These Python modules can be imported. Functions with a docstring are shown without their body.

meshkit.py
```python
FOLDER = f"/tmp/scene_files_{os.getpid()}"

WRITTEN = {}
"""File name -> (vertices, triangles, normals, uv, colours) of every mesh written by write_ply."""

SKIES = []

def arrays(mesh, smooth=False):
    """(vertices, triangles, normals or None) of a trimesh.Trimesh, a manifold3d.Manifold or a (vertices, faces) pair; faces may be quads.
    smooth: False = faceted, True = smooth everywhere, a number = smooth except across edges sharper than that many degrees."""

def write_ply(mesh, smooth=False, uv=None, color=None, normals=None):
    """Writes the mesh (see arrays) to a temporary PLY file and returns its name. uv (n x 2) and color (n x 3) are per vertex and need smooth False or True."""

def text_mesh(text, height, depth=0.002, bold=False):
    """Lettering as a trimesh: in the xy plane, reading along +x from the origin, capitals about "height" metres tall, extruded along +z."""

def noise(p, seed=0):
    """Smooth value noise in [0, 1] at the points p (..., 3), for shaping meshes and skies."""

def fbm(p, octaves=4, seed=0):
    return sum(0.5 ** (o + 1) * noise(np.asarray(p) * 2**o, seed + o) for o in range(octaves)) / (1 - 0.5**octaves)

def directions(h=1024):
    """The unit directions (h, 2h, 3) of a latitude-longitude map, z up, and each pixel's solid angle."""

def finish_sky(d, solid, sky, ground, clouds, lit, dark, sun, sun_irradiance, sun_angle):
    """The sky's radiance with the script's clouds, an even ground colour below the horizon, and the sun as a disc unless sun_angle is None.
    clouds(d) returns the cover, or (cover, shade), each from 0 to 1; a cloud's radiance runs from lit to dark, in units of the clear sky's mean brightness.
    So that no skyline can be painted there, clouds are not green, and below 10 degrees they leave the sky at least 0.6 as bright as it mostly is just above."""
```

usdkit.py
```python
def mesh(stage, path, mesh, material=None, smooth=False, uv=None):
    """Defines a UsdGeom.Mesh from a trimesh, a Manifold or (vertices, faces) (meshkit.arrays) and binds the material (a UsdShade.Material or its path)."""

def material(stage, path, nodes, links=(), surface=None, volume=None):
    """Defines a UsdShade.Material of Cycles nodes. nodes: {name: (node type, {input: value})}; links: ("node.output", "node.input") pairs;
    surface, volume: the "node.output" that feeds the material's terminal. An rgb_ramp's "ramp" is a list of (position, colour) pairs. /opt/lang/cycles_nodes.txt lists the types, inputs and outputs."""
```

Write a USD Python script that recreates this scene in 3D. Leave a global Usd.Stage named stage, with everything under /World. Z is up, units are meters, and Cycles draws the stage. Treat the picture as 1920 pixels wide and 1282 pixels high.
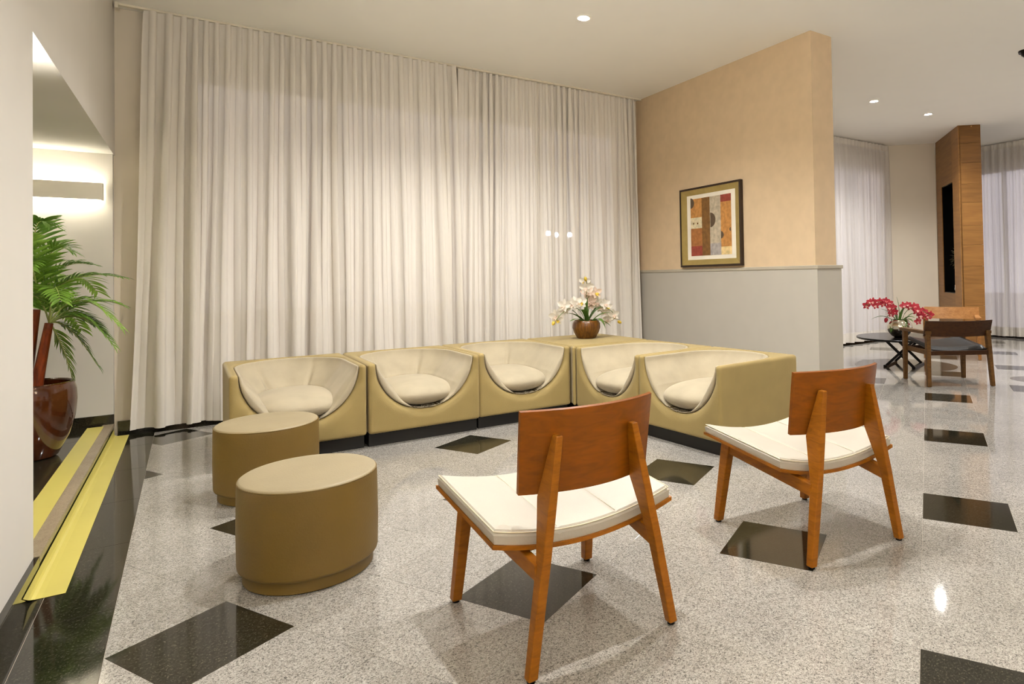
import math, random
import numpy as np, trimesh, manifold3d as m3, shapely.geometry as sg
from shapely.ops import unary_union
from pxr import Usd, UsdGeom, UsdLux, UsdShade, Gf, Sdf
import usdkit, meshkit

stage = Usd.Stage.CreateInMemory()
UsdGeom.SetStageUpAxis(stage, 'Z'); UsdGeom.SetStageMetersPerUnit(stage, 1.0)
UsdGeom.Xform.Define(stage, '/World'); UsdGeom.Scope.Define(stage, '/World/Looks')
random.seed(7); rng = np.random.default_rng(7)

# ------------------------------------------------------------------ camera
EYE = np.array([0, 0, 1.2])
FWD = np.array([0.56284346, 0.82639401, 0.01673851]); RGT = np.array([0.82655044, -0.56260525, -0.01702055]); UPV = np.array([0.00464851, -0.02341513, 0.99971502])
FPX, PX, PY = 1162.545, 1144.465, 499.407
cam = UsdGeom.Camera.Define(stage, '/World/camera')
cam.CreateHorizontalApertureAttr(36.0); cam.CreateVerticalApertureAttr(36.0 * 1282 / 1920)
cam.CreateFocalLengthAttr(36.0 * FPX / 1920)
cam.CreateHorizontalApertureOffsetAttr((960 - PX) * 36 / 1920)
cam.CreateVerticalApertureOffsetAttr(-(641 - PY) * 36 / 1920)
cam.AddTransformOp().Set(Gf.Matrix4d(*RGT, 0, *UPV, 0, *(-FWD), 0, *EYE, 1))
cam.CreateExposureAttr(0.26)

# ------------------------------------------------------------------ sky (dusk) and large lights
def srgb(h):
    h = h.lstrip('#'); v = np.array([int(h[i:i + 2], 16) / 255 for i in (0, 2, 4)])
    return tuple(np.where(v <= .04045, v / 12.92, ((v + .055) / 1.055) ** 2.4))
dome = UsdLux.DomeLight.Define(stage, '/World/dusk_sky')
dome.CreateIntensityAttr(1.0); dome.CreateColorAttr(Gf.Vec3f(.84, .76, .86)); dome.CreateExposureAttr(-0.55)
# added soft fill panel behind the camera, brightening the whole room
entr = UsdLux.RectLight.Define(stage, '/World/entrance_daylight')
entr.CreateWidthAttr(9.0); entr.CreateHeightAttr(2.4); entr.CreateIntensityAttr(0.25); entr.CreateColorAttr(Gf.Vec3f(1, .97, .93))
entr.AddTranslateOp().Set(Gf.Vec3d(4.8, -2.5, 1.35)); entr.AddRotateXYZOp().Set(Gf.Vec3f(90, 0, 0))
LAMP = 320.0         # strength of the ceiling downlights' lenses
SCONCE = 21.0
SPOT = 22.0         # strength of the downlights' beams
UPLIGHT = 1000.0     # strength of the added fill uplighters behind the photographer

# ------------------------------------------------------------------ helpers
used = {}
def numbered(path):
    n = used.get(path, 0); used[path] = n + 1
    return path if n == 0 else f'{path}_{n:03d}'
def path_of(p): return '/World' if p is None else (str(p.GetPath()) if hasattr(p, 'GetPath') else p)
def obj(name, mesh, mat, parent=None, smooth=False):
    p = numbered(f'{path_of(parent)}/{name}')
    if isinstance(mesh, MB): mesh = mesh.get()
    return usdkit.mesh(stage, p, mesh, mat, smooth).GetPrim()
def meta(o, label=None, cat=None, group=None, kind=None):
    for k, v in (('label', label), ('category', cat), ('group', group), ('kind', kind)):
        if v: o.SetCustomDataByKey(k, v)
    return o
def thing(name, label, cat, loc=(0, 0, 0), rotz=0.0, group=None, scale=None):
    x = UsdGeom.Xform.Define(stage, numbered('/World/' + name))
    x.AddTranslateOp().Set(Gf.Vec3d(*map(float, loc))); x.AddRotateZOp().Set(float(math.degrees(rotz)))
    if scale is not None: x.AddScaleOp().Set(Gf.Vec3f(*scale))
    return meta(x.GetPrim(), label, cat, group)
def dup(root, label, loc, rotz=0.0, group=None, scale=None):
    r = thing(root.GetName(), label, root.GetCustomDataByKey('category'), loc, rotz, group or root.GetCustomDataByKey('group'), scale)
    r.GetReferences().AddInternalReference(root.GetPath()); r.SetInstanceable(True)
    return r
def struct(name, mesh, mat, label, smooth=False):
    return meta(obj(name, mesh, mat, None, smooth), label, None, None, 'structure')
class MB:
    def __init__(s): s.v, s.f, s.n = [], [], 0
    def add(s, v, f=None):
        if f is None: v, f, _ = meshkit.arrays(v)
        v = np.asarray(v, float); f = np.asarray(f, int)
        if f.shape[1] == 4: f = np.vstack([f[:, [0, 1, 2]], f[:, [0, 2, 3]]])
        s.v.append(v); s.f.append(f + s.n); s.n += len(v); return s
    def get(s): return np.vstack(s.v), np.vstack(s.f)
def boxm(x0, y0, z0, x1, y1, z1):
    b = trimesh.creation.box([x1 - x0, y1 - y0, z1 - z0]); b.apply_translation([(x0 + x1) / 2, (y0 + y1) / 2, (z0 + z1) / 2])
    return np.array(b.vertices), np.array(b.faces)
SPH = {}
def sph(r, n=8):
    if (r, n) not in SPH: SPH[(r, n)] = m3.Manifold.sphere(r, n)
    return SPH[(r, n)]
def hull(pts, r, n=8):
    return m3.Manifold.batch_hull([sph(r, n).translate(tuple(map(float, p))) for p in pts]) if r > 0 else m3.Manifold.hull_points(np.asarray(pts, float))
def rbox(x0, y0, z0, x1, y1, z1, r=.004, n=8):
    return hull([(x, y, z) for x in (x0 + r, x1 - r) for y in (y0 + r, y1 - r) for z in (z0 + r, z1 - r)], r, n)
def bar(a, b, wa, wb, ax, r=.004):
    """tapered square bar from a to b; ax: two unit axes of the section; wa, wb: (size1, size2) at both ends"""
    a, b = np.array(a, float), np.array(b, float); e1, e2 = map(np.array, ax); pts = []
    for p, w in ((a, wa), (b, wb)):
        for i in (-1, 1):
            for j in (-1, 1): pts.append(p + e1 * i * (w[0] / 2 - r) + e2 * j * (w[1] / 2 - r))
    return hull(pts, r)
def tube(pts, rad, sides=8, cap=True):
    p = np.asarray(pts, float); t = np.gradient(p, axis=0); t /= np.linalg.norm(t, axis=1, keepdims=True) + 1e-12
    a = np.cross(t, np.where(np.abs(t[:, 2:]) < .9, [0, 0, 1.], [1., 0, 0])); a /= np.linalg.norm(a, axis=1, keepdims=True) + 1e-12
    b = np.cross(t, a); g = np.arange(sides) * 2 * np.pi / sides
    R = np.broadcast_to(rad, (len(p),))
    v = p[:, None] + R[:, None, None] * (np.cos(g)[None, :, None] * a[:, None] + np.sin(g)[None, :, None] * b[:, None])
    i, j = np.meshgrid(np.arange(len(p) - 1), np.arange(sides), indexing='ij')
    q = np.stack([i * sides + j, i * sides + (j + 1) % sides, (i + 1) * sides + (j + 1) % sides, (i + 1) * sides + j], -1).reshape(-1, 4)
    v = v.reshape(-1, 3); f = np.vstack([q[:, [0, 1, 2]], q[:, [0, 2, 3]]])
    if cap:
        n = len(v); v = np.vstack([v, p[0], p[-1]]); k = np.arange(sides); L = (len(p) - 1) * sides
        f = np.vstack([f, np.c_[np.full(sides, n), (k + 1) % sides, k], np.c_[np.full(sides, n + 1), L + k, L + (k + 1) % sides]])
    return v, f
def lathe(prof, n=48):
    """prof: (r, z) list from bottom to top, outside first"""
    prof = np.asarray(prof, float); g = np.arange(n) * 2 * np.pi / n
    v = np.stack([prof[:, :1] * np.cos(g), prof[:, :1] * np.sin(g), np.repeat(prof[:, 1:], n, 1)], -1).reshape(-1, 3)
    i, j = np.meshgrid(np.arange(len(prof) - 1), np.arange(n), indexing='ij')
    q = np.stack([i * n + j, i * n + (j + 1) % n, (i + 1) * n + (j + 1) % n, (i + 1) * n + j], -1).reshape(-1, 4)
    return v, np.vstack([q[:, [0, 1, 2]], q[:, [0, 2, 3]]])
def grid(P):
    """P (m, n, 3) surface to mesh"""
    m_, n_ = P.shape[:2]; i, j = np.meshgrid(np.arange(m_ - 1), np.arange(n_ - 1), indexing='ij')
    q = np.stack([i * n_ + j, i * n_ + j + 1, (i + 1) * n_ + j + 1, (i + 1) * n_ + j], -1).reshape(-1, 4)
    return P.reshape(-1, 3), np.vstack([q[:, [0, 1, 2]], q[:, [0, 2, 3]]])
def moved(vf, loc=(0, 0, 0), rz=0.0):
    v, f = vf; c, s = math.cos(rz), math.sin(rz)
    return np.asarray(v) @ np.array([[c, s, 0], [-s, c, 0], [0, 0, 1]]) + np.array(loc, float), f
def prism(poly, z0, z1):
    t = trimesh.creation.extrude_polygon(poly, z1 - z0, engine='earcut'); t.apply_translation([0, 0, z0])
    return np.array(t.vertices), np.array(t.faces)

# ------------------------------------------------------------------ materials
def mat(name, nodes, links, surface='p.BSDF'):
    return usdkit.material(stage, '/World/Looks/' + name, nodes, links, surface=surface)
def plain(name, col, rough=.5, bump=0.0, bscale=60.0, var=.06, vscale=3.0, **kw):
    c = np.array(srgb(col) if isinstance(col, str) else col)
    nodes = {'g': ('geometry', {}), 'n': ('noise_texture', {'scale': vscale, 'detail': 4.0}),
             'r': ('rgb_ramp', {'ramp': [(.3, tuple(c * (1 - var))), (.7, tuple(np.minimum(c * (1 + var), 1)))]}),
             'p': ('principled_bsdf', {'roughness': rough, **kw})}
    links = [('g.position', 'n.vector'), ('n.fac', 'r.fac'), ('r.color', 'p.base_color')]
    if bump:
        nodes['bn'] = ('noise_texture', {'scale': bscale, 'detail': 3.0}); nodes['b'] = ('bump', {'strength': bump, 'distance': .004})
        links += [('g.position', 'bn.vector'), ('bn.fac', 'b.height'), ('b.normal', 'p.normal')]
    return mat(name, nodes, links)
def emit(name, col, s):
    return mat(name, {'e': ('emission', {'color': col, 'strength': s})}, [], 'e.emission')
def wood(name, c1, c2, rough=.35, stretch=(2, 2, 22), scale=3.0, coat=.25, tone=.05):
    return mat(name, {'g': ('geometry', {}), 'oi': ('object_info', {}), 'off': ('vector_math', {'math_type': 'scale', 'vector1': (3.1, 5.7, 7.3)}),
        'sum': ('vector_math', {'math_type': 'add'}), 'm': ('mapping', {'scale': stretch}), 'n': ('noise_texture', {'scale': scale, 'detail': 6.0, 'roughness': .6, 'distortion': .8}),
        'r': ('rgb_ramp', {'ramp': [(.28, c1), (.5, tuple((np.array(c1) + np.array(c2)) / 2)), (.75, c2)]}), 'b': ('bump', {'strength': .06, 'distance': .002}),
        'p': ('principled_bsdf', {'roughness': rough, 'coat_weight': coat, 'coat_roughness': .25, 'specular_ior_level': .22}), 'mo': ('map_range', {'to_min': 1 - tone, 'to_max': 1 + tone}), 'tn': ('vector_math', {'math_type': 'scale'})},
        [('oi.random', 'off.scale'), ('g.position', 'sum.vector1'), ('off.vector', 'sum.vector2'), ('sum.vector', 'm.vector'), ('m.vector', 'n.vector'), ('n.fac', 'r.fac'), ('oi.random', 'mo.value'), ('mo.result', 'tn.scale'), ('r.color', 'tn.vector1'), ('tn.vector', 'p.base_color'), ('n.fac', 'b.height'), ('b.normal', 'p.normal')])
def granite(name, stops, scale, rough, tint=.10):
    """speckled polished stone: fine voronoi grains, a larger cloud and a small tone shift per tile"""
    nodes = {'g': ('geometry', {}), 'oi': ('object_info', {}), 'v': ('voronoi_texture', {'scale': scale}), 'v2': ('voronoi_texture', {'scale': scale * .45}),
        'sc': ('separate_color', {}), 'sc2': ('separate_color', {}), 'mx': ('mix_float', {'fac': .42}),
        'r': ('rgb_ramp', {'ramp': stops}), 'n': ('noise_texture', {'scale': 1.6, 'detail': 5.0, 'roughness': .6}),
        'mr': ('map_range', {'from_min': .3, 'from_max': .7, 'to_min': 1 - tint, 'to_max': 1 + tint}),
        'mo': ('map_range', {'from_min': 0., 'from_max': 1., 'to_min': .93, 'to_max': 1.05}), 'mm': ('math', {'math_type': 'multiply'}),
        'vm': ('vector_math', {'math_type': 'scale'}), 'rr': ('map_range', {'from_min': .25, 'from_max': .75, 'to_min': rough * .7, 'to_max': rough * 1.5}),
        'p': ('principled_bsdf', {'roughness': rough, 'ior': 1.55})}
    links = [('g.position', 'v.vector'), ('g.position', 'v2.vector'), ('v.color', 'sc.color'), ('v2.color', 'sc2.color'), ('sc.r', 'mx.a'), ('sc2.r', 'mx.b'), ('mx.result', 'r.fac'),
        ('g.position', 'n.vector'), ('n.fac', 'mr.value'), ('oi.random', 'mo.value'), ('mr.result', 'mm.value1'), ('mo.result', 'mm.value2'),
        ('r.color', 'vm.vector1'), ('mm.value', 'vm.scale'), ('vm.vector', 'p.base_color'), ('n.fac', 'rr.value'), ('rr.result', 'p.roughness')]
    return mat(name, nodes, links)

M = {}
M['ceiling'] = plain('ceiling_paint', '#fdfaf2', .9, .05, 200, .01)
M['wall'] = plain('wall_paint_cream', '#e6dbc8', .85, .06, 150, .02)
M['wall_left'] = plain('wall_paint_off_white', '#d6d1c8', .8, .06, 150, .015)
M['tan'] = plain('wallpaper_tan', '#d6bd9a', .85, .15, 260, .04, 9)
M['wains'] = plain('wainscot_grey', '#b9b3a7', .75, .10, 180, .02, 5)
M['rail'] = plain('rail_grey', '#b3aa98', .6, 0, 60, .03)
M['plinth'] = plain('plinth_black', '#070605', .6, 0, 60, .1)
M['black'] = plain('black_lacquer', '#0a0908', .18, 0, 60, .1, specular_ior_level=.25)
M['blackstone'] = granite('black_granite', [(.0, srgb('#11100b')), (.5, srgb('#232118')), (.8, srgb('#2f2c22')), (1., srgb('#55503f'))], 420, .06, .15)
M['greystone'] = granite('grey_granite', [(.0, srgb('#383633')), (.18, srgb('#67645f')), (.40, srgb('#97928b')), (.75, srgb('#afaaa2')), (1., srgb('#c8c4bd'))], 430, .05, .10)
M['nosing'] = granite('brown_granite', [(.0, srgb('#7a6c58')), (1., srgb('#a3947c'))], 300, .3, .08)  # granite lightened: reflection of the bright niche wall put into its colour
M['grout'] = plain('grout', '#b5aca0', .9, 0, 60, .05)
M['tape'] = plain('yellow_tape', '#cbbf66', .38, .10, 40, .03)
M['suede'] = plain('suede_beige', '#9a8653', .8, .25, 240, .06, 6, sheen_weight=.25, sheen_roughness=.4, sheen_tint=(1, .93, .8))
M['suede_pad'] = plain('suede_pad', '#ada188', .8, .25, 240, .07, 7, sheen_weight=.3, sheen_roughness=.4, sheen_tint=(1, .95, .85))  # same suede, lightened to stand in for light falling on the pads
M['leather'] = plain('pouf_leather', '#6d5520', .5, .22, 120, .06, 5)  # pouf sides: shade put into a darker tone of the leather
M['leather_top'] = plain('pouf_leather_top', '#97896b', .5, .2, 120, .04, 5)  # pouf tops: same leather, lightened for light from above
M['cream'] = plain('cream_leather', '#bfb8aa', .45, .15, 140, .03, 8)
M['seam'] = plain('seam_thread', '#e0d4b8', .7)
M['wood'] = wood('chair_wood', srgb('#7c4706'), srgb('#a0600e'), .45, (3, 3, 14), 4.0, .06)
M['wood_back'] = wood('chair_back_veneer', srgb('#6a3802'), srgb('#864804'), .45, (3, 8, 14), 3.0, .06)
M['darkwood'] = wood('armchair_wood', srgb('#2a1606'), srgb('#472a10'), .5, (5, 5, 12), 4.0, .02)
M['midwood'] = wood('armchair_arm_wood', srgb('#4a3014'), srgb('#6e4c24'), .45, (5, 5, 12), 4.0, .05)  # arms and legs; light reflecting off the armrests is in the tone
M['lightwood'] = wood('armchair_wood_light', srgb('#855527'), srgb('#b07c46'), .4, (5, 5, 12), 4.0)
M['panel'] = wood('oak_panel', srgb('#79522a'), srgb('#956a38'), .45, (.8, .8, 9), 2.0, .1, .14)
M['black_leather'] = plain('black_leather', '#1c1916', .35, .15, 90, .1, specular_ior_level=.35)
M['frame_dark'] = plain('frame_dark', '#2c1a0c', .35)
M['gold'] = plain('frame_gold', '#b09a5c', .35, .1, 90, .08, 12, metallic=.45)
M['mount'] = plain('picture_mount', '#efe6d4', .9)
M['plaster_white'] = plain('sconce_white', '#efe9dc', .6)
M['pot'] = plain('glazed_pot', '#43200c', .08, 0, 60, .35, 6, coat_weight=.6)
M['soil'] = plain('soil', '#1c130a', .95, .6, 60, .3, 40)
M['trunk'] = wood('palm_trunk', srgb('#4a1c08'), srgb('#8a3a12'), .5, (6, 6, 1.5), 6.0, .2)
M['vase'] = wood('brown_vase', srgb('#462708'), srgb('#7a4d12'), .3, (30, 30, 1.5), 2.0, .5)
def leafmat(name, c1, c2, tr=.3, rough=.35):
    return mat(name, {'oi': ('object_info', {}), 'g': ('geometry', {}), 'n': ('noise_texture', {'scale': 9.0}), 'ad': ('math', {'math_type': 'add'}), 'ml': ('math', {'math_type': 'multiply', 'value2': .5}),
        'r': ('rgb_ramp', {'ramp': [(.2, srgb(c1)), (.85, srgb(c2))]}), 'p': ('principled_bsdf', {'roughness': rough}), 't': ('translucent_bsdf', {}), 'x': ('mix_closure', {'fac': tr})},
        [('g.position', 'n.vector'), ('n.fac', 'ad.value1'), ('oi.random', 'ad.value2'), ('ad.value', 'ml.value1'), ('ml.value', 'r.fac'), ('r.color', 'p.base_color'), ('r.color', 't.color'), ('p.BSDF', 'x.closure1'), ('t.BSDF', 'x.closure2')], 'x.closure')
M['palm'] = leafmat('palm_leaf', '#4a761f', '#a3ca55')
M['palm_rib'] = plain('palm_rib', '#a9b268', .5)
M['strap'] = leafmat('orchid_leaf', '#2c4a1c', '#6f9440', .2)
M['stem'] = plain('orchid_stem', '#4f6a2c', .5)
M['white_petal'] = leafmat('white_petal', '#ddd6c6', '#ebe5da', .3, .5)
M['blush_petal'] = leafmat('blush_petal', '#e0c6b2', '#ead6c4', .3, .5)
M['yellow_lip'] = leafmat('yellow_lip', '#c9a52c', '#e6cf5a', .2, .5)
M['red_petal'] = leafmat('red_petal', '#b3243a', '#d9505c', .3, .5)
M['red_lip'] = leafmat('red_lip', '#f0a8a0', '#f6d0c4', .2, .5)
M['mirror'] = mat('mirrored_glass', {'p': ('principled_bsdf', {'base_color': srgb('#d8d2c4'), 'metallic': 1.0, 'roughness': .06})}, [])
M['alu'] = plain('window_frame_grey', '#8d8a84', .4)
M['steel'] = plain('track_white', '#e4dcc8', .4)
M['lens'] = emit('lamp_lens', (1, .97, .92), LAMP)
M['sconce_glow'] = emit('sconce_glow', (1, .95, .80), SCONCE)
M['uplight_glow'] = emit('uplighter_glow', (1, .97, .92), UPLIGHT)
M['side_glow'] = emit('niche_side_glow', (1, .95, .85), 900.0)  # unseen niche sconces, placed to light the niche ceiling
M['outdoor'] = emit('outdoor_lamp_glow', (.72, .80, 1.0), 160)
M['pane'] = mat('window_pane', {'f': ('fresnel', {'IOR': 1.5}), 't': ('transparent_bsdf', {'color': (.93, .95, .95)}), 'gl': ('glossy_bsdf', {'roughness': .02, 'color': (1, 1, 1)}), 'x': ('mix_closure', {})},
    [('f.fac', 'x.fac'), ('t.BSDF', 'x.closure1'), ('gl.BSDF', 'x.closure2')], 'x.closure')
def cloth(name, col, clear, trans):
    return mat(name, {'g': ('geometry', {}), 'm': ('mapping', {'scale': (400, 400, 400)}), 'n': ('noise_texture', {'scale': 1.0, 'detail': 2.0}), 'b': ('bump', {'strength': .12, 'distance': .002}),
        'p': ('principled_bsdf', {'base_color': srgb(col), 'roughness': .85, 'sheen_weight': .1}), 't': ('translucent_bsdf', {'color': srgb(col)}), 'c': ('transparent_bsdf', {}), 'x': ('mix_closure', {'fac': trans}), 'y': ('mix_closure', {'fac': clear})},
        [('g.position', 'm.vector'), ('m.vector', 'n.vector'), ('n.fac', 'b.height'), ('b.normal', 'p.normal'), ('p.BSDF', 'x.closure1'), ('t.BSDF', 'x.closure2'), ('x.closure', 'y.closure1'), ('c.BSDF', 'y.closure2')], 'y.closure')
M['curtain'] = cloth('curtain_voile', '#e7e0d5', .03, .05)
M['curtain_far'] = cloth('curtain_voile_far', '#f1ece6', .09, .42)
M['curtain_double'] = cloth('curtain_double', '#e7e0d5', .02, .06)

# ------------------------------------------------------------------ setting
ZC = 3.47; YW = 6.42; XT = 4.815
def xw(y): return -.49 - .0117 * (6.40 - y)           # the left wall's face leans a little away from the floor's border
def sheared(vf, ref=6.40):
    v, f = vf; v = np.array(v, float); v[:, 0] += .0117 * (v[:, 1] - ref); return v, f

# floor: granite tiles turned 28.7 degrees, every fourth one black, in a black border
S, ANG = .389876, .500891; LO = np.array([2.230519, 2.162778])
U = S * np.array([math.cos(ANG), math.sin(ANG)]); V = S * np.array([math.sin(ANG), -math.cos(ANG)])
region = sg.box(-.23, -2.55, 12.0, 6.285)
disc = sg.Point(7.66, 4.50).buffer(.585, 24); disc2 = sg.Point(7.62, 3.02).buffer(.22, 16)
floor = struct('floor', MB().add(*boxm(-.64, -2.6, -.12, 12.2, 6.7, -.0014)), M['grout'], 'polished speckled grey granite tile floor with scattered black tiles')
def proj_area(poly):
    P = np.array(poly.exterior.coords)[:-1]; d = np.c_[P, np.zeros(len(P))] - EYE; z = d @ FWD
    if (z < .3).any(): return 0
    x = PX + FPX * (d @ RGT) / z; y = PY - FPX * (d @ UPV) / z
    if x.max() < -40 or x.min() > 1960 or y.min() > 1340: return 0
    return .5 * abs(np.dot(x, np.roll(y, 1)) - np.dot(y, np.roll(x, 1)))
cells = []
for i in range(-30, 34):
    for j in range(-34, 34):
        a = LO + U * (i - 1) + V * j
        q = sg.Polygon([a, a + U, a + U + V, a + V]).buffer(-.0006, join_style=2)
        if not q.intersects(region): continue
        q = q.intersection(region).difference(disc.buffer(.001)).difference(disc2.buffer(.001))
        for g in getattr(q, 'geoms', [q]):
            if g.is_empty or g.area < 2e-4: continue
            black = (i % 4 == 0 and j % 4 == 0) or (i % 4 == 2 and j % 4 == 2)
            cells.append((proj_area(g), black, g))
cells.sort(key=lambda c: -c[0])
restg, restb = MB(), MB()
def tile_mesh(poly, z1=0.0):
    """a stone tile with a tiny chamfer around its upper face"""
    top = poly.buffer(-.0004, join_style=2)
    if top.is_empty or top.geom_type != 'Polygon' or len(top.exterior.coords) != len(poly.exterior.coords): return prism(poly, -.010, z1)
    a = np.array(poly.exterior.coords)[:-1]; b = np.array(top.exterior.coords)[:-1]
    if sg.Polygon(a).exterior.is_ccw is False: a = a[::-1]
    if sg.Polygon(b).exterior.is_ccw is False: b = b[::-1]
    k = int(np.argmin(np.hypot(*(b - a[0]).T))); b = np.roll(b, -k, 0); n = len(a)
    v = np.vstack([np.c_[a, np.full(n, -.010)], np.c_[a, np.full(n, z1 - .0004)], np.c_[b, np.full(n, z1)]]); f = []
    for r in (0, 1):
        for t in range(n):
            p, q = r * n + t, r * n + (t + 1) % n; f += [(p, q, q + n), (p, q + n, p + n)]
    for t in range(1, n - 1): f.append((2 * n, 2 * n + t, 2 * n + t + 1))
    return v, np.array(f)
count = 0
for ar, black, g in cells:
    if count < 290 and ar > 60:
        obj('black_tile' if black else 'tile', tile_mesh(g, -.0002 * random.random()), M['blackstone' if black else 'greystone'], floor); count += 1
    else: (restb if black else restg).add(*prism(g, -.010, 0))
meta(obj('far_tiles', restg, M['greystone'], floor), kind='stuff'); meta(obj('far_black_tiles', restb, M['blackstone'], floor), kind='stuff')
M['discstone'] = granite('brown_disc_granite', [(.0, srgb('#3a342c')), (.6, srgb('#564e44')), (1., srgb('#766c60'))], 330, .08, .08)
obj('round_inlay', prism(disc, -.010, 0), M['discstone'], floor); obj('round_inlay', prism(disc2, -.010, 0), M['discstone'], floor)
yb = [-2.5, -1.35, -.63, .09, .81, 1.53, 2.25, 2.97, 3.69, 4.41, 5.13, 5.85, 6.285]
for a, b in zip(yb[:-1], yb[1:]): obj('border_tile', tile_mesh(sg.box(-.4642, a + .001, -.2312, b - .001)), M['blackstone'], floor); obj('border_tile', tile_mesh(sg.box(-.62, a + .001, -.4658, b - .001)), M['blackstone'], floor)
for k in range(16): obj('border_tile', tile_mesh(sg.box(-.478 + k * .78 + .001, 6.2862, -.478 + (k + 1) * .78 - .001, 6.43)), M['blackstone'], floor)

# outside ground
struct('ground', MB().add(*boxm(-30, -30, -.6, 45, 40, -.30)), plain('outside_paving', '#8f8780', .9), 'paved ground outside the windows')

# raised platform in the niche with its step
def shear2(vf):
    v, f = vf; v = np.array(v, float); v[:, 0] += .005 * (v[:, 1] - 6.2); return v, f
plat = struct('floor_platform', MB().add(*shear2(boxm(-2.5, 3.38, -.1, -.562, 6.33, .088))).add(*shear2(boxm(-.57, 3.43, -.1, -.498, 6.33, .084))), M['grout'], 'low raised platform of black granite in the wall niche')
for k in range(5):
    for i in range(5):
        y0, y1 = 3.42 + k * .585, min(3.42 + (k + 1) * .585, 6.335); x1 = -.563 - i * .40
        obj('tile', shear2(tile_mesh(sg.box(x1 - .398, y0 + .001, x1, y1 - .001).buffer(0), .0)), M['blackstone'], plat).GetAttribute('points')
for p in plat.GetChildren():                          # lift the platform's tiles to its level
    if p.GetName().startswith('tile'):
        UsdGeom.Xformable(p).AddTranslateOp().Set(Gf.Vec3d(0, 0, .10))
obj('nosing', MB().add(*shear2(boxm(-.5625, 3.43, .078, -.4925, 6.333, .1005))), M['nosing'], plat)
obj('riser', MB().add(*shear2(boxm(-.4985, 3.0, -.03, -.495, 6.333, .078))), M['blackstone'], plat)
struct('baseboard_left', MB().add(*shear2(boxm(-.56, -2.55, 0, -.4935, 3.43, .098))), M['blackstone'], 'black granite kerb along the foot of the left wall')

# left wall with the opening of the niche
lw = MB()
lw.add(*sheared(boxm(-.75, -2.6, .09, -.49, 3.425, ZC), 6.40))
lw.add(*sheared(boxm(-.75, 3.425, 2.25, -.49, YW, ZC), 6.40))
struct('wall_left', lw, M['wall_left'], 'off-white wall on the left with a wide niche opening')
struct('wall_niche', MB().add(*boxm(-2.6, 6.335, 0, -.497, YW, 2.26)).add(*boxm(-2.62, 3.2, 0, -2.5, YW, 2.3)).add(*boxm(-2.6, 3.2, 0, -.70, 3.40, 2.3)), M['wall_left'], 'off-white back wall of the niche behind the palm')
struct('ceiling_niche', MB().add(*boxm(-2.6, 3.2, 2.252, -.56, YW, 2.40)), M['wall_left'], 'low white ceiling of the niche')
struct('baseboard_niche', MB().add(*boxm(-2.5, 6.318, .10, -.492, 6.336, .175)), M['blackstone'], 'black granite baseboard at the back of the niche')

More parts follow.
